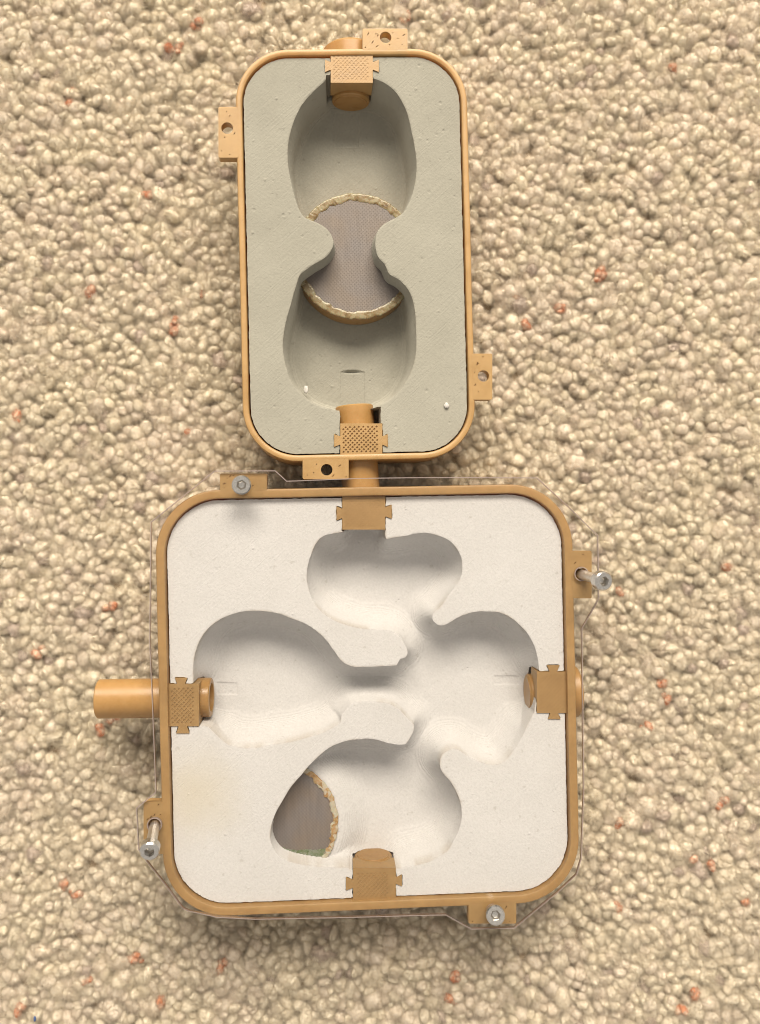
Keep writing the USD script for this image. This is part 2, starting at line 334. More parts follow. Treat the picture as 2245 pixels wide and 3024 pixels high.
def plaster_mesh(outline, chambers, slots, top, depth_fn, h, seed, extra=None, chips=0.00012):
    """Height field with its vertices pulled onto the outlines: flat top, bowls where the chambers are, sheer slots for the connectors."""
    x0, y0, x1, y1 = outline.buffer(2 * h).bounds
    X, Y = np.meshgrid(np.arange(x0, x1, h), np.arange(y0, y1, h)); shp = X.shape
    P = np.column_stack([X.ravel(), Y.ravel()])
    wob = np.column_stack([meshkit.fbm(np.column_stack([P * 700, np.zeros(len(P))]), 3, seed + k) - 0.5 for k in (0, 9)]) * 2 * chips
    lock = np.zeros(len(P), bool)
    dist = {}
    for key, poly in (('out', outline), ('slot', slots), ('ch', chambers)):
        d, near = signed(poly, P)
        m = (np.abs(d) < 0.56 * h) & ~lock
        P[m] = near[m] + (wob[m] * {'out': 1.2, 'slot': 2.4, 'ch': 0.5}[key]); lock |= m
        d[m] = 0; dist[key] = d
    z = np.full(len(P), top)
    z += (meshkit.fbm(np.column_stack([P * 160, np.zeros(len(P))]), 3, seed + 3) - 0.5) * 0.00009
    d = dist['ch']; inside = d > 1e-9
    rim = np.clip(1 - np.maximum(-d, 0) / 0.0005, 0, 1) * (d <= 0)
    z -= rim ** 2 * 0.00018 * meshkit.noise(np.column_stack([P * 1500, np.zeros(len(P))]), seed + 4)     # slightly broken edges
    z[inside] = top - depth_fn(P[inside], d[inside])
    if extra is not None: z = extra(P, z, d)
    s = dist['slot'] > 1e-9
    z[s] = np.minimum(z[s], top - 0.013)
    rr = np.random.default_rng(seed)
    ok = np.flatnonzero((np.abs(d) > 0.001) & (dist['slot'] < -0.001) & (dist['out'] > 0.001))
    for c in rr.choice(ok, 130, replace=False):                                                         # air bubbles and crumbs of plaster
        r = rr.uniform(0.0002, 0.00055); q = np.hypot(*(P - P[c]).T)
        m = q < r * 2.2; z[m] += (rr.choice([-1, -1, 1]) * r * 0.55) * np.exp(-(q[m] / (0.6 * r)) ** 2)
    keepv = dist['out'] >= -1e-9
    idx = np.arange(len(P)).reshape(shp)
    a, b, c, e = idx[:-1, :-1].ravel(), idx[:-1, 1:].ravel(), idx[1:, 1:].ravel(), idx[1:, :-1].ravel()
    f1, f2 = np.vstack([np.column_stack([a, b, c]), np.column_stack([a, c, e])]), np.vstack([np.column_stack([a, b, e]), np.column_stack([b, c, e])])
    alt = np.tile(np.abs(z[a] - z[c]) <= np.abs(z[b] - z[e]), 2)
    f = np.where(alt[:, None], f1, f2); f = f[keepv[f].all(1)]
    worn = np.exp(-(d / 0.00028) ** 2) * np.clip((meshkit.fbm(np.column_stack([P * 260, np.ones(len(P))]), 3, seed + 6) - 0.38) * 4, 0, 1)
    v = np.column_stack([P, z, worn])
    for key in ('ch', 'slot'):                                                                         # crisp rims: the wall keeps its own copy of the edge's points
        dd = dist[key] if key == 'ch' else np.where(dist['slot'] > 1e-9, 1.0, np.where(dist['slot'] > -1e-9, 0.0, -1.0))
        dd = np.concatenate([dd, np.full(len(v) - len(dd), -1.0)])
        inner = (dd[f] > 1e-9).any(1); edge = np.unique(f[inner]); edge = edge[np.abs(dd[edge]) <= 1e-9]
        m = np.arange(len(v)); m[edge] = len(v) + np.arange(len(edge)); v = np.vstack([v, v[edge]]); f[inner] = m[f[inner]]
    e_ = np.sort(np.vstack([f[:, [0, 1]], f[:, [1, 2]], f[:, [2, 0]]]), 1); raw = np.vstack([f[:, [0, 1]], f[:, [1, 2]], f[:, [2, 0]]])
    u, first, cnt = np.unique(e_, axis=0, return_index=True, return_counts=True)
    be = raw[first[cnt == 1]]; on = np.zeros(len(v), bool); on[:len(P)] = np.abs(dist['out']) < 1e-9
    be = be[on[be].all(1)]; bv = np.unique(be); low = np.full(len(v), -1); low[bv] = len(v) + len(bv) + np.arange(len(bv)); dup = np.full(len(v), -1); dup[bv] = len(v) + np.arange(len(bv))
    v = np.vstack([v, v[bv], v[bv] - [0, 0, 0.012, 0]])
    f = np.vstack([f, np.column_stack([dup[be[:, 1]], dup[be[:, 0]], low[be[:, 0]]]), np.column_stack([dup[be[:, 1]], low[be[:, 0]], low[be[:, 1]]])])
    used = np.unique(f); re = np.full(len(v), -1); re[used] = np.arange(len(used))
    return v[used, :3], re[f], v[used, 3]


def tab_mesh(poly, hole, hr, z1, thick, pits):
    p = smooth_poly(poly, 0.0005).difference(Point(hole).buffer(hr, 24))
    top = p
    for (x, y, l, a) in pits:
        q = affinity.translate(affinity.rotate(affinity.scale(Point(0, 0).buffer(0.00013, 3), l, 1.0), a, origin=(0, 0)), x, y)
        if p.buffer(-0.0004).contains(q) and top.intersection(q).area > 0.99 * q.area: top = top.difference(q)
    return trimesh.util.concatenate([extr(top, z1 - 0.0007, z1), extr(p, z1 - thick, z1 - 0.00071)])


def dovetail(mod, x0, y0, x1, y1, ears, d, axis):
    """Connector top: a block with a flared ear on two opposite sides. ears: per side (from, to, reach) in photograph pixels."""
    polys = [mod.poly([(x0, y0), (x1, y0), (x1, y1), (x0, y1)], d)]
    (a0, a1, r0), (b0, b1, r1) = ears
    f = 6
    if axis == 'x':
        polys += [mod.poly([(x0 + 2, a0 + f), (r0, a0 - 2), (r0, a1 + 2), (x0 + 2, a1 - f)], d), mod.poly([(x1 - 2, b0 + f), (r1, b0 - 2), (r1, b1 + 2), (x1 - 2, b1 - f)], d)]
    else:
        polys += [mod.poly([(a0 + f, y0 + 2), (a0 - 2, r0), (a1 + 2, r0), (a1 - f, y0 + 2)], d), mod.poly([(b0 + f, y1 - 2), (b0 - 2, r1), (b1 + 2, r1), (b1 - f, y1 - 2)], d)]
    return shapely.union_all(polys).buffer(0.00012).buffer(-0.00012)


def oriented(axis_from, axis_to):
    a, b = np.array(axis_from), np.array(axis_to); z = (b - a) / np.linalg.norm(b - a)
    x = np.cross([0.0, 0.0, 1.0], z); x = x / np.linalg.norm(x) if np.linalg.norm(x) > 1e-6 else np.array([1.0, 0, 0])
    M = np.eye(4); M[:3, :3] = np.column_stack([x, np.cross(z, x), z]); M[:3, 3] = a
    return M


def lathe(profile, n=64):
    return trimesh.creation.revolve(np.array(profile), sections=n)


def tube_profile(ro, ri, L, b=0.0003):
    return [(ri, 0), (ro - b, 0), (ro, b), (ro, L - b), (ro - b, L), (ri + b * 0.6, L), (ri, L - b * 0.6), (ri, 0)]


# ------------------------------------------------------------------ the carpet
ZC = -0.0220                                      # general height of the pile's tips
ba = trimesh.creation.box([0.44, 0.54, 0.004]); ba.apply_translation((0, 0, ZC - 0.0058))
carpet = tag(part('carpet', ba, M_BACKING, smooth=False), 'beige cut pile carpet under the two nests', 'carpet', kind='structure')


def tuft(seed, fibres=1200):
    """The tip of one cut yarn: a soft rounded lump covered in short curled fibres."""
    r = np.random.default_rng(seed)
    m = trimesh.creation.icosphere(4); u = m.vertices.copy()
    lob = r.normal(0, 1, (14, 3)); lob /= np.linalg.norm(lob, axis=1, keepdims=True)
    hgt = (np.exp(-((u[:, None] - lob[None]) ** 2).sum(2) / 0.16) * r.uniform(-0.7, 1.0, 14)).sum(1)
    v = u * (0.90 + 0.20 * hgt)[:, None] * [0.0026 * r.uniform(0.8, 1.25), 0.0026 * r.uniform(0.8, 1.2), 0.0026]
    v[:, :2] += (v[:, 2:3] - 0.001) * r.normal(0, 0.18, 2)
    body = trimesh.Trimesh(v, m.faces, process=False)
    nrm = np.array(body.vertex_normals)
    vs, fs, k = [], [], 0
    cand = np.flatnonzero(v[:, 2] > -0.0016)
    for i in r.choice(cand, fibres):
        p = v[i] - nrm[i] * 0.0002
        tang = np.cross(nrm[i], r.normal(0, 1, 3)); tang /= np.linalg.norm(tang)
        d = nrm[i] * r.uniform(0.35, 1.0) + tang * r.uniform(0.3, 1.0); d /= np.linalg.norm(d)
        L = r.uniform(0.0006, 0.0015) * (1.9 if r.random() < 0.10 else 1); side = np.cross(d, r.normal(0, 1, 3)); side /= np.linalg.norm(side); up = np.cross(d, side)
        bend = r.normal(0, 0.5, 3) - nrm[i] * r.uniform(0, 0.8)
        w = r.uniform(0.000022, 0.000045)
        for j, t in enumerate((0, 0.35, 0.7, 1.0)):
            c = p + d * L * t + bend * L * t * t * 0.7; ww = w * (1 - 0.7 * t)
            vs.append(np.array([c + side * ww, c - side * ww * 0.5 + up * ww * 0.87, c - side * ww * 0.5 - up * ww * 0.87]))
        for j in range(3):
            for q in range(3):
                a, b = k + 3 * j + q, k + 3 * j + (q + 1) % 3
                fs.append(np.array([[a, b, b + 3], [a, b + 3, a + 3]]))
        k += 12
    return (v - nrm * 0.00015, np.asarray(m.faces)), (np.vstack(vs), np.vstack(fs))


pile = UsdGeom.PointInstancer.Define(stage, '/World/carpet_pile')
tag(pile.GetPrim(), 'tufts of cream, greige and rust yarn that make the carpet pile', 'carpet pile', kind='stuff')
protos = []
kinds = [M_YARN] * 7 + [M_YARN_GREY] * 3 + [M_YARN_TAUPE] + [M_YARN_RUST] * 3
for i, m in enumerate(kinds):
    p = UsdGeom.Xform.Define(stage, pile.GetPath().AppendChild('tuft' if i == 0 else f'tuft_{i:03d}')); protos.append(p.GetPath())
    lump, fuzz = tuft(100 + i)
    usdkit.mesh(stage, p.GetPath().AppendChild('yarn'), lump, m[0], smooth=True); usdkit.mesh(stage, p.GetPath().AppendChild('fuzz'), fuzz, m[1], smooth=True)
pile.CreatePrototypesRel().SetTargets(protos)
pos, quat, scl, ids = [], [], [], []


def add_tuft(x, y, z, s, k, lean=0.3):
    a = rng.uniform(0, 2 * math.pi); t = rng.normal(0, lean); b = rng.uniform(0, 2 * math.pi)
    q = Gf.Rotation(Gf.Vec3d(math.cos(b), math.sin(b), 0), math.degrees(t)) * Gf.Rotation(Gf.Vec3d(0, 0, 1), math.degrees(a))
    pos.append((x, y, z)); quat.append(Gf.Quath(q.GetQuat())); scl.append(s); ids.append(k)


step = 0.0031
for j, y in enumerate(np.arange(-0.205, 0.205, step * 0.87)):
    for x in np.arange(-0.16, 0.16, step):
        xx, yy = x + (j % 2) * step / 2 + rng.normal(0, 0.0008), y + rng.normal(0, 0.0008)
        g = meshkit.fbm(np.array([xx * 22, yy * 22, 0.5]), 3, 3)
        k = int(rng.integers(0, 7)) if rng.random() > np.clip((g - 0.38) * 2.6, 0.05, 0.55) else int(rng.integers(7, 10))
        if rng.random() < 0.02: k = 10
        big = meshkit.noise(np.array([xx * 60, yy * 60, 2.5]), 8)
        s = float(np.clip(math.exp(rng.normal(0, 0.25)), 0.58, 1.6))
        if rng.random() < 0.045: continue
        add_tuft(xx, yy, ZC - 0.0029 * s + rng.normal(0, 0.0005) + (big - 0.5) * 0.0018, (s * rng.uniform(0.9, 1.1), s * rng.uniform(0.9, 1.1), s), k)
flecks = [(425, 52), (385, 95), (372, 104), (150, 210), (320, 420), (197, 625), (193, 637), (380, 715), (375, 700), (35, 910), (410, 945), (886, 35), (1465, 155), (1470, 140), (1300, 600), (1312, 592), (1225, 665), (1218, 672),
          (1140, 710), (455, 1185), (80, 1415), (240, 1560), (215, 1585), (1435, 1490), (1450, 1515), (1405, 1580), (1345, 1795), (1570, 1745), (1510, 1870), (1548, 1878), (1340, 1975), (235, 1320), (165, 1940), (140, 1925), (297, 2090), (485, 2095),
          (478, 2105), (980, 2175), (1480, 2200), (350, 2180), (990, 2120), (1625, 1960), (1510, 2160), (1575, 1230), (1350, 1290), (40, 2195), (185, 2140), (1122, 640), (435, 640), (30, 905)]
for fx, fy in flecks:
    k = 1.359 * PXM * (CAM_H - ZC) / CAM_H
    for _ in range(3):
        s = rng.uniform(0.30, 0.52)
        add_tuft((fx - 826) * k + rng.normal(0, 0.0008), -(fy - 1112.5) * k + rng.normal(0, 0.0008), ZC - 0.0010 + rng.normal(0, 0.0004), (s, s * 1.3, s), int(rng.integers(11, 14)), 0.9)
pile.CreatePositionsAttr(Vt.Vec3fArray([Gf.Vec3f(*map(float, p)) for p in pos]))
pile.CreateOrientationsAttr(Vt.QuathArray(quat))
pile.CreateScalesAttr(Vt.Vec3fArray([Gf.Vec3f(*map(float, p)) for p in scl]))
pile.CreateProtoIndicesAttr(Vt.IntArray(ids))

# ------------------------------------------------------------------ the square nest
def c3(x, y): return (400 + x / 2.2027, 1350 + y / 2.2027)
def c4(x, y): return (1050 + x / 2.065, 1350 + y / 2.065)
def c5(x, y): return (380 + x / 2.1455, 2100 + y / 2.1455)
def c6(x, y): return (1050 + x / 2.065, 2100 + y / 2.065)
def line_x(y, m, c): return c
def meet(l, r):
    """l: x = a + b*(y - y0), r: y = c + d*(x - x0)"""
    (a, b, y0), (c, d, x0) = l, r
    x = (a + b * (c - d * x0 - y0)) / (1 - b * d); return (x, c + d * (x - x0))


A = Module(1085, 2070, 0.0215, 0.05, 0.0, 0.024)
le, ri, to, bo = (460.3, 0.0235, 1700), (1709.4, 0.021, 2400), (1441.5, -0.018, 890), (2704.6, -0.0417, 720)
cornA = [A.U(*meet(le, bo)), A.U(*meet(ri, bo)), A.U(*meet(ri, to)), A.U(*meet(le, to))]
RA, WA, RECA = 0.0188, 0.0026, 0.0021
nestA = thing('ant_nest', A.M, 'square tan plastic ant nest filled with white plaster carved into four joined chambers', 'ant nest')
part('frame', frame_mesh(cornA, RA, WA, A.H, RECA), M_TAN, nestA, smooth=35)


def tabs(mod, nest, specs, inner_corners, r, seed):
    q = Polygon(rounded_quad(inner_corners, r, 0.00058))
    rr = np.random.default_rng(seed)
    for (x0, y0, x1, y1), (hx, hy), hr, npit in specs:
        p = mod.poly([(x0, y0), (x1, y0), (x1, y1), (x0, y1)]).difference(q)
        p = max(getattr(p, 'geoms', [p]), key=lambda g: g.area)
        hole = mod.U(hx, hy); b = p.bounds
        pits = []
        for _ in range(npit):
            pits.append((rr.uniform(b[0], b[2]), rr.uniform(b[1], b[3]), rr.choice([1.3, 2.2, 3.4, 4.2]), 45 + rr.normal(0, 10)))
        part('screw_tab', tab_mesh(p, hole, hr, mod.H, 0.0034, pits), M_TAN, nest, smooth=25)


tabs(A, nestA, [((650, 1398, 788, 1475), (716, 1433), 0.0017, 16), ((1660, 1627, 1748, 1767), (1716, 1694), 0.0017, 4), ((1384, 2650, 1525, 2728), (1457, 2694), 0.0017, 3), ((424, 2368, 520, 2522), (456, 2437), 0.0018, 26)], cornA, RA, 3)

DT = RECA
blocksA = [dovetail(A, 1011, 1466, 1138, 1564, ((1497, 1535, 994), (1492, 1530, 1157)), DT, 'x'),
           dovetail(A, 499, 2019, 588, 2144, ((519, 552, 2001), (523, 558, 2165)), DT, 'y'),
           dovetail(A, 1585, 1983, 1678, 2105, ((1617, 1650, 1964), (1620, 1653, 2123)), DT, 'y'),
           dovetail(A, 1043, 2562, 1169, 2660, ((2592, 2626, 1022), (2585, 2614, 1187)), DT, 'x')]

top_ch = [c3(*p) for p in [(1358, 470), (1358, 483), (1290, 495), (1220, 515), (1175, 560), (1140, 640), (1118, 720), (1115, 800), (1130, 870), (1160, 940), (1210, 1000), (1270, 1045), (1350, 1080), (1440, 1105), (1540, 1118), (1652, 1122)]]
isle_up = [c4(*p) for p in [(60, 1043), (130, 1048), (190, 1055), (240, 1070), (275, 1100), (300, 1140), (318, 1190), (305, 1220), (275, 1232), (262, 1250), (250, 1270), (250, 1270), (120, 1277), (0, 1280)]]
left_ch = [c3(*p) for p in [(1430, 1362), (1395, 1356), (1345, 1328), (1300, 1270), (1250, 1200), (1190, 1140), (1110, 1085), (1020, 1050), (940, 1020), (850, 1003), (760, 1000), (690, 1005), (620, 1025), (560, 1050), (500, 1090), (460, 1130), (420, 1190), (395, 1250), (380, 1320), (375, 1390), (377, 1450), (377, 1450)]]
left_ch2 = [c5(*p) for p in [(415, 90), (415, 90), (480, 92), (510, 100), (530, 120), (560, 150), (610, 195), (660, 220), (730, 232), (800, 230), (870, 220), (950, 205), (1040, 190), (1130, 165), (1220, 140), (1290, 105), (1338, 72)]]
isle_lo = [c3(1340, 1690), c3(1372, 1640), c3(1405, 1607), c3(1450, 1594)] + [c4(*p) for p in [(60, 1490), (140, 1492), (200, 1500), (260, 1530), (310, 1580), (345, 1620), (358, 1642)]] + \
          [c6(*p) for p in [(352, 125), (335, 160), (312, 195), (300, 203), (260, 205), (200, 195), (130, 175), (60, 168)]]
bot_ch = [c5(*p) for p in [(1480, 178), (1400, 185), (1330, 205), (1260, 240), (1200, 290), (1140, 350), (1090, 410), (1030, 480), (980, 560), (930, 650), (905, 720), (897, 800), (912, 860), (955, 918), (1020, 950), (1100, 970), (1200, 985), (1300, 990), (1385, 990), (1400, 1002), (1400, 1002)]]
bot_ch2 = [c6(*p) for p in [(228, 960), (228, 960), (310, 950), (380, 935), (440, 920), (500, 890), (560, 850), (600, 790), (630, 730), (648, 660), (648, 600), (635, 540), (610, 480), (580, 430), (545, 390), (520, 350), (517, 300), (530, 265), (560, 240), (600, 228), (640, 240), (690, 275), (740, 300), (800, 320), (850, 325), (900, 310), (950, 260), (1000, 190), (1040, 110), (1072, 40), (1090, 10), (1090, 10)]]
right_ch = [c4(*p) for p in [(1122, 1330), (1122, 1330), (1115, 1240), (1095, 1160), (1060, 1090), (1010, 1030), (950, 980), (890, 950), (830, 942), (760, 940), (700, 950), (640, 970), (580, 1005), (545, 1022), (510, 1025), (480, 1005), (470, 980), (480, 950), (510, 920), (550, 870), (600, 800), (640, 740), (652, 680), (648, 620), (620, 560), (575, 510), (510, 480), (440, 462), (370, 465), (300, 480), (230, 490), (188, 495), (182, 440), (182, 440)]]
outline = curve(top_ch + isle_up + left_ch + left_ch2 + isle_lo + bot_ch + bot_ch2 + right_ch, 6)
chA = A.poly(outline, RECA)
slotA = shapely.union_all([b.buffer(0.00014) for b in blocksA])
outA = Polygon(rounded_quad(cornA, RA, WA + 0.00045, 24))
VC = A.U(815, 2430, 0.0090); VR = 0.0186


def sm(x, a, b):
    t = np.clip((x - a) / (b - a), 0, 1); return t * t * (3 - 2 * t)


def depthA(P, d):
    q = np.hypot(*(P - VC).T)
    k = sm(q, VR * 1.02, VR * 1.6)
    w = 0.0003 + 0.0080 * k
    D = 0.0072 + 0.0070 * k
    for px, py in ((640, 2060), (1552, 2043), (1103, 2526), (1075, 1572)):                              # the floor runs full depth up to each tube mouth
        d = d + 0.0075 * np.exp(-(np.hypot(*(P - A.U(px, py, 0.012)).T) / 0.0055) ** 2) * (d > 0.00005)
    u = np.clip(d / w, 0, 1)
    z = D * np.sqrt(np.clip(1 - (1 - u) ** 2.2, 0, 1))
    return z + (meshkit.fbm(np.column_stack([P * 220, np.zeros(len(P))]), 3, 21) - 0.5) * 0.00035


def extraA(P, z, d):
    for x0, y0, x1, y1 in ((632, 2020, 700, 2062), (1462, 2000, 1545, 2032)):                           # faint marks of the mould before the side openings
        g = A.poly([(x0, y0), (x1, y0), (x1, y1), (x0, y1)], 0.0124); dd, _ = signed(g, P)
        z = np.where((dd > 0) & (d > 0.002), z - 0.00025 * sm(dd, 0, 0.0006), z)
    return z


v, f, rim = plaster_mesh(outA, chA, slotA, A.H - RECA, depthA, 0.00026, 11, extraA)
pb = part('plaster_block', (v, f), M_WHITE, nestA, smooth=True); set_rim(pb, rim)
def lattice(mod, poly, px_box, d, pit):
    """A block's top plate with the open diagonal lattice left by its printed infill."""
    bb = mod.poly([(px_box[0], px_box[1]), (px_box[2], px_box[1]), (px_box[2], px_box[3]), (px_box[0], px_box[3])], d); x0, y0, x1, y1 = bb.bounds; s = 0.00066; cut = []
    for r_ in range(int((y1 - y0) / s)):
        for q in range(int((x1 - x0) / s / 2)):
            x, y = x0 + (2 * q + r_ % 2 + 0.5) * s + rng.normal(0, 0.00004), y0 + (r_ + 0.5) * s + rng.normal(0, 0.00004)
            cut.append(affinity.rotate(sbox(x - 0.00030 * rng.uniform(0.7, 1.1), y - 0.00025, x + 0.00030, y + 0.00025 * rng.uniform(0.7, 1.1)), 42 if (r_ // 2) % 2 else 50))
    z = mod.H - d
    return trimesh.util.concatenate([extr(poly.difference(shapely.union_all(cut)), z + 0.0004 - pit, z + 0.0004), extr(poly, z - 0.0075, z + 0.00039 - pit)])


for i, b in enumerate(blocksA):
    m = lattice(A, b, {0: (1018, 1474, 1130, 1556), 1: (508, 2030, 580, 2135), 2: (1593, 1992, 1668, 2096), 3: (1055, 2575, 1158, 2645)}[i], RECA, {1: 0.00022, 3: 0.00016}.get(i, 0.00009))
    part('connector_block', m, M_TAN, nestA, smooth=25)

# vent in the floor of the bottom chamber
def ring_band(c, r0, r1, z, seed, t0=0, t1=2 * math.pi, n=260, rough=0.0004, thick=0.0005):
    t = np.linspace(t0, t1, n); rr = np.random.default_rng(seed)
    nz = lambda k, s: meshkit.fbm(np.column_stack([np.cos(t) * k, np.sin(t) * k, np.zeros(n)]) + seed, 4, s) - 0.5
    ra, rb = r0 + nz(11, 1) * rough * 3.0, r1 + nz(14, 2) * rough * 1.2
    rows = []
    for k, (u, hz) in enumerate(((0, 0), (0.08, 0.6), (0.3, 1), (0.55, 0.8), (0.8, 1), (0.97, 0.6), (1, 0))):
        r = ra + (rb - ra) * u
        zz = z + thick * hz * (1 + 1.6 * (meshkit.fbm(np.column_stack([np.cos(t) * 45, np.sin(t) * 45, np.full(n, k * 0.7)]), 3, seed + 5) - 0.5))
        if hz == 0: zz = np.full(n, z - 0.0002)
        rows.append(np.column_stack([c[0] + r * np.cos(t), c[1] + r * np.sin(t), zz]))
    v = np.vstack(rows); f = []
    for i in range(len(rows) - 1):
        a = i * n + np.arange(n - 1); f += [np.column_stack([a, a + n, a + n + 1]), np.column_stack([a, a + n + 1, a + 1])]
    return v, np.vstack(f)


def disc(c, r, z, n=96):
    m = trimesh.creation.cylinder(radius=r, height=0.0004, sections=n); m.apply_translation((c[0], c[1], z - 0.0002)); return m


zA = A.H - 0.0090
ventA = part('vent_mesh', disc(VC, VR, zA), M_MESH_LOW, nestA, smooth=20)
part('glue_border', ring_band(VC, VR - 0.0016, VR + 0.0004, zA + 0.0001, 4, -1.75, 1.65, 200, 0.0007, 0.00035), M_GLUE_BROWN, ventA, smooth=True)
cb = chA.intersection(Point(VC).buffer(VR, 64))
edge = A.poly([c5(*p) for p in [(850, 790), (912, 818), (955, 858), (1040, 882), (1180, 878), (1320, 862), (1330, 1010), (800, 1010)]], 0.0090).intersection(Point(VC).buffer(VR - 0.0003, 64)).intersection(chA.buffer(0.004))
ev = np.array(edge.segmentize(0.0004).exterior.coords)[:-1]; ev = ev + (meshkit.noise(np.column_stack([ev * 1500, np.zeros(len(ev))]), 3)[:, None] - 0.5) * 0.0006
part('green_residue', extr(Polygon(ev).buffer(0), zA, zA + 0.00018), M_GREEN, ventA, smooth=20)

# ------------------------------------------------------------------ the long nest
def k1(x, y): return (600 + x / 1.8356, 50 + y / 1.8356)
def k2(x, y): return (600 + x / 1.8356, 800 + y / 1.8356)
B = Module(1050, 750, 0.0215, 0.07, 0.0, 0.025)
le, ri, to, bo = (700.7, 0.0232, 520), (1384.0, 0.0251, 420), (143.0, -0.008, 940), (1358.5, -0.02, 1090)
cornB = [B.U(*meet(le, bo)), B.U(*meet(ri, bo)), B.U(*meet(ri, to)), B.U(*meet(le, to))]
RB, WB, RECB = 0.0160, 0.0018, 0.0010
nestB = thing('ant_nest', B.M, 'rectangular tan plastic ant nest filled with grey plaster, two chambers joined by mesh neck', 'ant nest')
part('frame', frame_mesh(cornB, RB, WB, B.H, RECB), M_TAN, nestB, smooth=35)
tabs(B, nestB, [((1071, 84, 1204, 165), (1139, 110), 0.0017, 34), ((645, 315, 730, 465), (671, 378), 0.0017, 12), ((1370, 1044, 1454, 1180), (1428, 1110), 0.0017, 22), ((894, 1340, 1030, 1415), (965, 1387), 0.0017, 16)], cornB, RB, 9)
blocksB = [dovetail(B, 977, 152, 1101, 246, ((180, 212, 960), (180, 212, 1119)), RECB, 'x'), dovetail(B, 1005, 1251, 1129, 1350, ((1284, 1318, 987), (1284, 1318, 1145)), RECB, 'x')]
ch = [k1(*p) for p in [(672, 322), (672, 322), (655, 350), (600, 400), (550, 455), (510, 520), (480, 600), (462, 680), (458, 760), (468, 850), (490, 950), (515, 1030), (550, 1085), (600, 1107), (650, 1132), (690, 1172), (706, 1222), (690, 1272), (655, 1307), (600, 1340)]] + \
     [k2(*p) for p in [(548, 0), (520, 30), (500, 90), (475, 180), (450, 270), (435, 350), (432, 420), (445, 500), (470, 580), (510, 640), (560, 690), (620, 725), (690, 748), (740, 757), (850, 757), (930, 742), (970, 722), (1010, 700), (1060, 660), (1100, 600), (1130, 540), (1150, 470), (1157, 400), (1155, 320), (1150, 230), (1135, 150), (1105, 90), (1060, 45), (1010, 15)]] + \
     [k1(*p) for p in [(985, 1340), (950, 1300), (936, 1250), (936, 1200), (950, 1155), (985, 1120), (1040, 1090), (1085, 1060), (1110, 1020), (1135, 960), (1152, 880), (1158, 800), (1150, 720), (1135, 640), (1110, 530), (1080, 460), (1040, 400), (990, 360), (945, 338), (915, 332), (915, 332)]]
chB = B.poly(curve(ch, 6), RECB)
slotB = shapely.union_all([b.buffer(0.00014) for b in blocksB] + [B.poly([(1003, 1205), (1125, 1200), (1126, 1262), (1004, 1262)], RECB), B.poly([k1(664, 314), k1(700, 314), k1(700, 372), k1(690, 388), k1(672, 380)], RECB)])
outB = Polygon(rounded_quad(cornB, RB, WB + 0.0005, 24))
DB = 0.0165
groove1 = B.poly([k1(705, 430), k1(850, 430), k1(846, 700), k1(712, 700)], DB); groove2 = B.poly([k2(742, 540), k2(880, 540), k2(880, 800), k2(742, 800)], DB)


def depthB(P, d):
    dw, fl = 0.0014, 0.0028
    z = np.where(d < dw, d / dw * (DB - 0.0026), DB - 0.0026 + 0.0026 * np.sqrt(np.clip(1 - (1 - np.clip((d - dw) / fl, 0, 1)) ** 2, 0, 1)))
    return z + (meshkit.fbm(np.column_stack([P * 220, np.zeros(len(P))]), 3, 33) - 0.5) * 0.0003


def extraB(P, z, d):
    for g, s in ((groove1, -1), (groove2, -1)):
        dd, _ = signed(g, P); m = d > 0.003
        z = np.where(m & (dd > 0), z - 0.00022 * sm(dd, 0, 0.0004), z)
        z = np.where(m & (np.abs(dd) < 0.0004), z + 0.00012 * (1 - np.abs(dd) / 0.0004), z)
    c = B.U(*k2(808, 545), DB); e = np.abs(P - c)
    m = (e[:, 0] < 0.0032) & (e[:, 1] < 0.0006) & (d > 0.002)
    return np.where(m, z - 0.0011 * np.clip(1 - (e[:, 0] / 0.0032) ** 2, 0, 1) * np.clip(1 - e[:, 1] / 0.0006, 0, 1), z)


v, f, rim = plaster_mesh(outB, chB, slotB, B.H - RECB, depthB, 0.00026, 17, extraB)
pb = part('plaster_block', (v, f), M_GREY, nestB, smooth=True); set_rim(pb, rim)
for i, b in enumerate(blocksB):
    if i == 1:
        m = lattice(B, b, (1012, 1258, 1122, 1336), RECB, 0.0004)
    else:
        m = lattice(B, b, (984, 162, 1094, 238), RECB, 0.00009)
    part('connector_block', m, M_TAN, nestB, smooth=25)
VB = B.U(1053, 757, 0.0080); RVB = 0.0191; zB = B.H - 0.0080
drum = lathe([(0, zB - 0.0011), (RVB - 0.0004, zB - 0.0011), (RVB - 0.0002, zB - 0.0012), (RVB - 0.0002, B.H - DB - 0.0006), (0, B.H - DB - 0.0006)], 128); drum.apply_translation((VB[0], VB[1], 0))
dr = part('vent_ring', drum, M_TUBE, nestB, smooth=30)
vm = part('vent_mesh', disc(VB, RVB - 0.0002, zB, 128), M_MESH, nestB, smooth=20)
part('glue_border', ring_band(VB, RVB - 0.0024, RVB + 0.0001, zB + 0.00005, 8, 0, 2 * math.pi, 420, 0.00045, 0.00016), M_GLUE, vm, smooth=True)

# ------------------------------------------------------------------ tubes and plugs
def along(mod, p0, p1, d0, d1):
    a, b = mod.U(*p0, d0), mod.U(*p1, d1)
    return mod.world(*a, d0), mod.world(*b, d1)


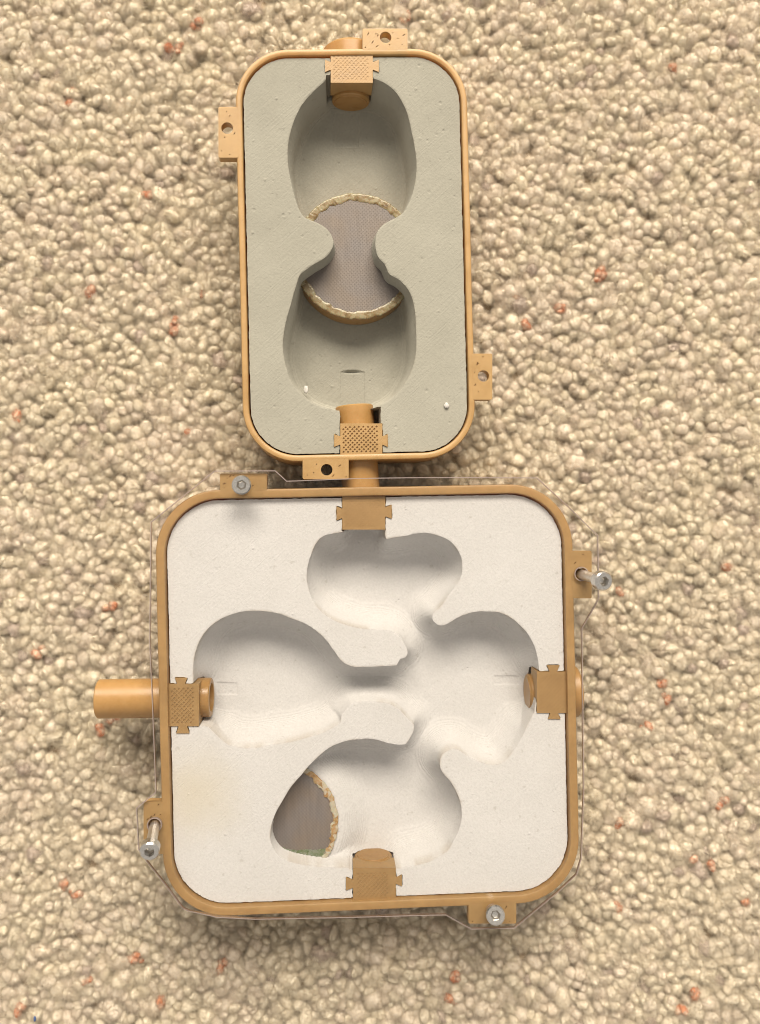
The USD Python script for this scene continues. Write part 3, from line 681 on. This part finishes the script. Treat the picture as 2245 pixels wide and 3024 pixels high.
a, b = along(A, (625, 2059), (291, 2064), 0.0092, 0.0098)
L = float(np.linalg.norm(b - a))
t = thing('entrance_tube', oriented(a, b), 'tan plastic tube sticking out from the left side of the square nest', 'tube')
part('pipe', lathe(tube_profile(0.00585, 0.0043, L)), M_TUBE, t, smooth=35)
pa, pb = B.U(1046, 1199, 0.0086), A.U(1075, 1545, 0.0088)
a, b = B.world(*pa, 0.0086), A.world(*pb, 0.0088); L = float(np.linalg.norm(b - a))
t = thing('connecting_tube', oriented(a, b), 'short tan plastic tube linking the grey nest to the white nest', 'tube')
part('pipe', lathe(tube_profile(0.00575, 0.0042, L)), M_TUBE, t, smooth=35)


def plug(mod, inner, outer, d, label, cap_r=None, cap_l=0.005, r=0.0058):
    a, b = along(mod, inner, outer, d, d); L = float(np.linalg.norm(b - a))
    t = thing('tube_plug', oriented(a, b), label, 'plug', 'round plugs closing the nests\' openings')
    part('stem', lathe([(0, 0), (r - 0.0009, 0), (r - 0.0008, 0.00025), (r - 0.0003, 0.00025), (r, 0.0006), (r, L), (0, L)]), M_TUBE, t, smooth=25)
    if cap_r:
        c = lathe([(0, L - cap_l), (cap_r, L - cap_l), (cap_r, L - 0.0008), (cap_r - 0.0008, L), (0, L)]); part('cap', c, M_TUBE, t, smooth=25)
    return t


plug(B, (1036, 306), (1036, 150), 0.0112, 'tan round plug under the block at the top end of the grey nest', 0.0086, 0.0052)
plug(A, (1556, 2046), (1706, 2040), 0.0108, 'tan round plug with wide cap through the right side of the white nest', 0.0080, 0.0040)
plug(A, (1102, 2522), (1104, 2660), 0.0118, 'tan round plug facing up into the bottom chamber of the white nest')

# ------------------------------------------------------------------ clear cover sheet on the square nest
sheet_px = [(633, 1390), (813, 1389), (830, 1404), (847, 1420), (1050, 1412), (1205, 1409.5), (1400, 1409), (1587, 1410), (1680, 1496), (1767, 1581), (1769, 1680), (1770, 1766), (1760, 1788), (1720, 1856), (1721, 1940), (1722, 2028), (1725.5, 2332), (1718, 2536),
            (1704, 2584), (1644, 2640), (1583, 2690), (1520, 2742), (1391, 2745), (1350, 2722), (1316, 2703), (1219, 2705), (1050, 2710), (753, 2716), (641, 2710), (555, 2691), (538, 2683), (486, 2612), (434, 2547), (408, 2510), (402, 2387), (457, 2342), (459, 2333), (450, 2100), (441, 1895), (443, 1713), (445, 1541), (540, 1465)]
sp = A.poly(sheet_px, -0.0012)
for h in ((716, 1433), (1718, 1695), (1457, 2694), (456, 2437)): sp = sp.difference(Point(A.U(*h, -0.0012)).buffer(0.0019, 20))
cover = thing('cover_sheet', A.M, 'thin clear plastic cover sheet with clipped corners lying over the square nest', 'cover sheet')
inner = sp.buffer(-0.00024, join_style='mitre')
part('sheet', extr(inner, A.H + 0.0003, A.H + 0.0013), M_SHEET, cover, smooth=False)
part('sheet_edge', extr(sp.difference(inner), A.H + 0.0003, A.H + 0.0013), M_EDGE, cover, smooth=False)

# ------------------------------------------------------------------ screws
def hex_head():
    import manifold3d as m3
    r, h = 0.00275, 0.0030
    prof = m3.CrossSection([[(0, 0), (r - 0.0002, 0), (r, 0.0002), (r, h - 0.0004), (r - 0.00035, h), (0, h)]])
    body = prof.revolve(64)
    hexa = m3.Manifold.cylinder(0.0021, 0.00150, 0.00150, 6).translate((0, 0, h - 0.0020))
    body = body - hexa
    m = body.to_mesh(); return trimesh.Trimesh(m.vert_properties[:, :3], m.tri_verts, process=False)


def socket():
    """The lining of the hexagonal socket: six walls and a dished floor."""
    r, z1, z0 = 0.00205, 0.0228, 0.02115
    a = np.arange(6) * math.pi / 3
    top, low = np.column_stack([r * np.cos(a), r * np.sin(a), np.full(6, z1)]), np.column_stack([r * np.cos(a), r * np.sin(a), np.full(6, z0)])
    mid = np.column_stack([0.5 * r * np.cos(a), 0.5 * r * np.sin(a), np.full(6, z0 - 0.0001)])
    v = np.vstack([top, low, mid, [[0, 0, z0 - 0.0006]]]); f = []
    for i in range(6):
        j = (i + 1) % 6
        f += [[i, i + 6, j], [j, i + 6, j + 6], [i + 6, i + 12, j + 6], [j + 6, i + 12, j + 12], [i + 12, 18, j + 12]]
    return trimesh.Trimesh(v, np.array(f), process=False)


HEAD = hex_head(); HEAD.apply_translation((0, 0, 0.020))
SHAFT = lathe([(0, 0), (0.0012, 0), (0.0015, 0.0003), (0.0015, 0.0201), (0, 0.0201)], 40)


def head_at(px, py, h):
    k = PXM * (CAM_H - h) / CAM_H
    return np.array([(px - PX) * k, -(py - PY) * k, h])


def rim_pt(mod, px, py, d=0.0): return mod.world(*mod.U(px, py, d), d)


screws = [((713, 1432), 0.0082, rim_pt(A, 716, 1433), 'steel hex socket screw standing upright in the upper left tab of the white nest'),
          ((1785, 1717), 0.0130, rim_pt(A, 1719, 1697), 'steel hex socket screw leaning outward from the right tab, its bright shaft showing'),
          ((1464, 2704), 0.0062, rim_pt(A, 1459, 2694), 'steel hex socket screw driven low into the bottom tab beside the lower right corner'),
          ((441, 2517), 0.0130, rim_pt(A, 458, 2436), 'steel hex socket screw leaning downward from the left tab over the carpet')]
first = None
for (hx, hy), h, foot, label in screws:
    top = head_at(hx, hy, h + foot[2]); d = top - foot; d /= np.linalg.norm(d)
    start = top - d * 0.023
    t = thing('cap_screw', oriented(start, top), label, 'screw', 'screws in the tabs of the square nest')
    if first is None:
        first = t; part('shaft', SHAFT, M_STEEL, t, smooth=30); hd = part('head', HEAD, M_DARK_STEEL, t, smooth=25); part('hex_socket', socket(), M_SOCKET, hd, smooth=False)
    else:
        t.GetReferences().AddInternalReference(first.GetPath()); t.SetInstanceable(True)

# ------------------------------------------------------------------ crumbs and lint
def crumb(px, py, d, size, label, seed):
    m = trimesh.creation.icosphere(2); v = m.vertices * (1 + 0.9 * (meshkit.fbm(m.vertices * 1.7 + seed, 3, seed) - 0.5))[:, None] * np.array(size)
    M = np.eye(4); M[:3, 3] = rim_pt(B, px, py, d); m = trimesh.Trimesh(v, m.faces, process=False); m.apply_transform(M)
    tag(part('plaster_crumb', m, M_CRUMB, smooth=40), label, 'crumb', 'loose plaster crumbs on the grey nest')


crumb(1319, 1197, RECB - 0.0004, (0.0007, 0.0009, 0.0005), 'white plaster crumb lying on the flat grey top near the lower right', 2)
crumb(904, 1150, 0.0135, (0.0007, 0.0012, 0.0005), 'white plaster chip in the lower grey chamber by its left wall', 5)
k = PXM * (CAM_H - ZC) / CAM_H
m = trimesh.creation.icosphere(2); m.apply_transform(np.diag([0.0004, 0.0009, 0.0003, 1])); m.apply_translation(((107 - PX) * k, -(3003 - PY) * k, ZC + 0.0012))
tag(part('blue_lint', m, M_BLUE, smooth=True), 'tiny blue lint speck on the carpet near the bottom left corner', 'lint')
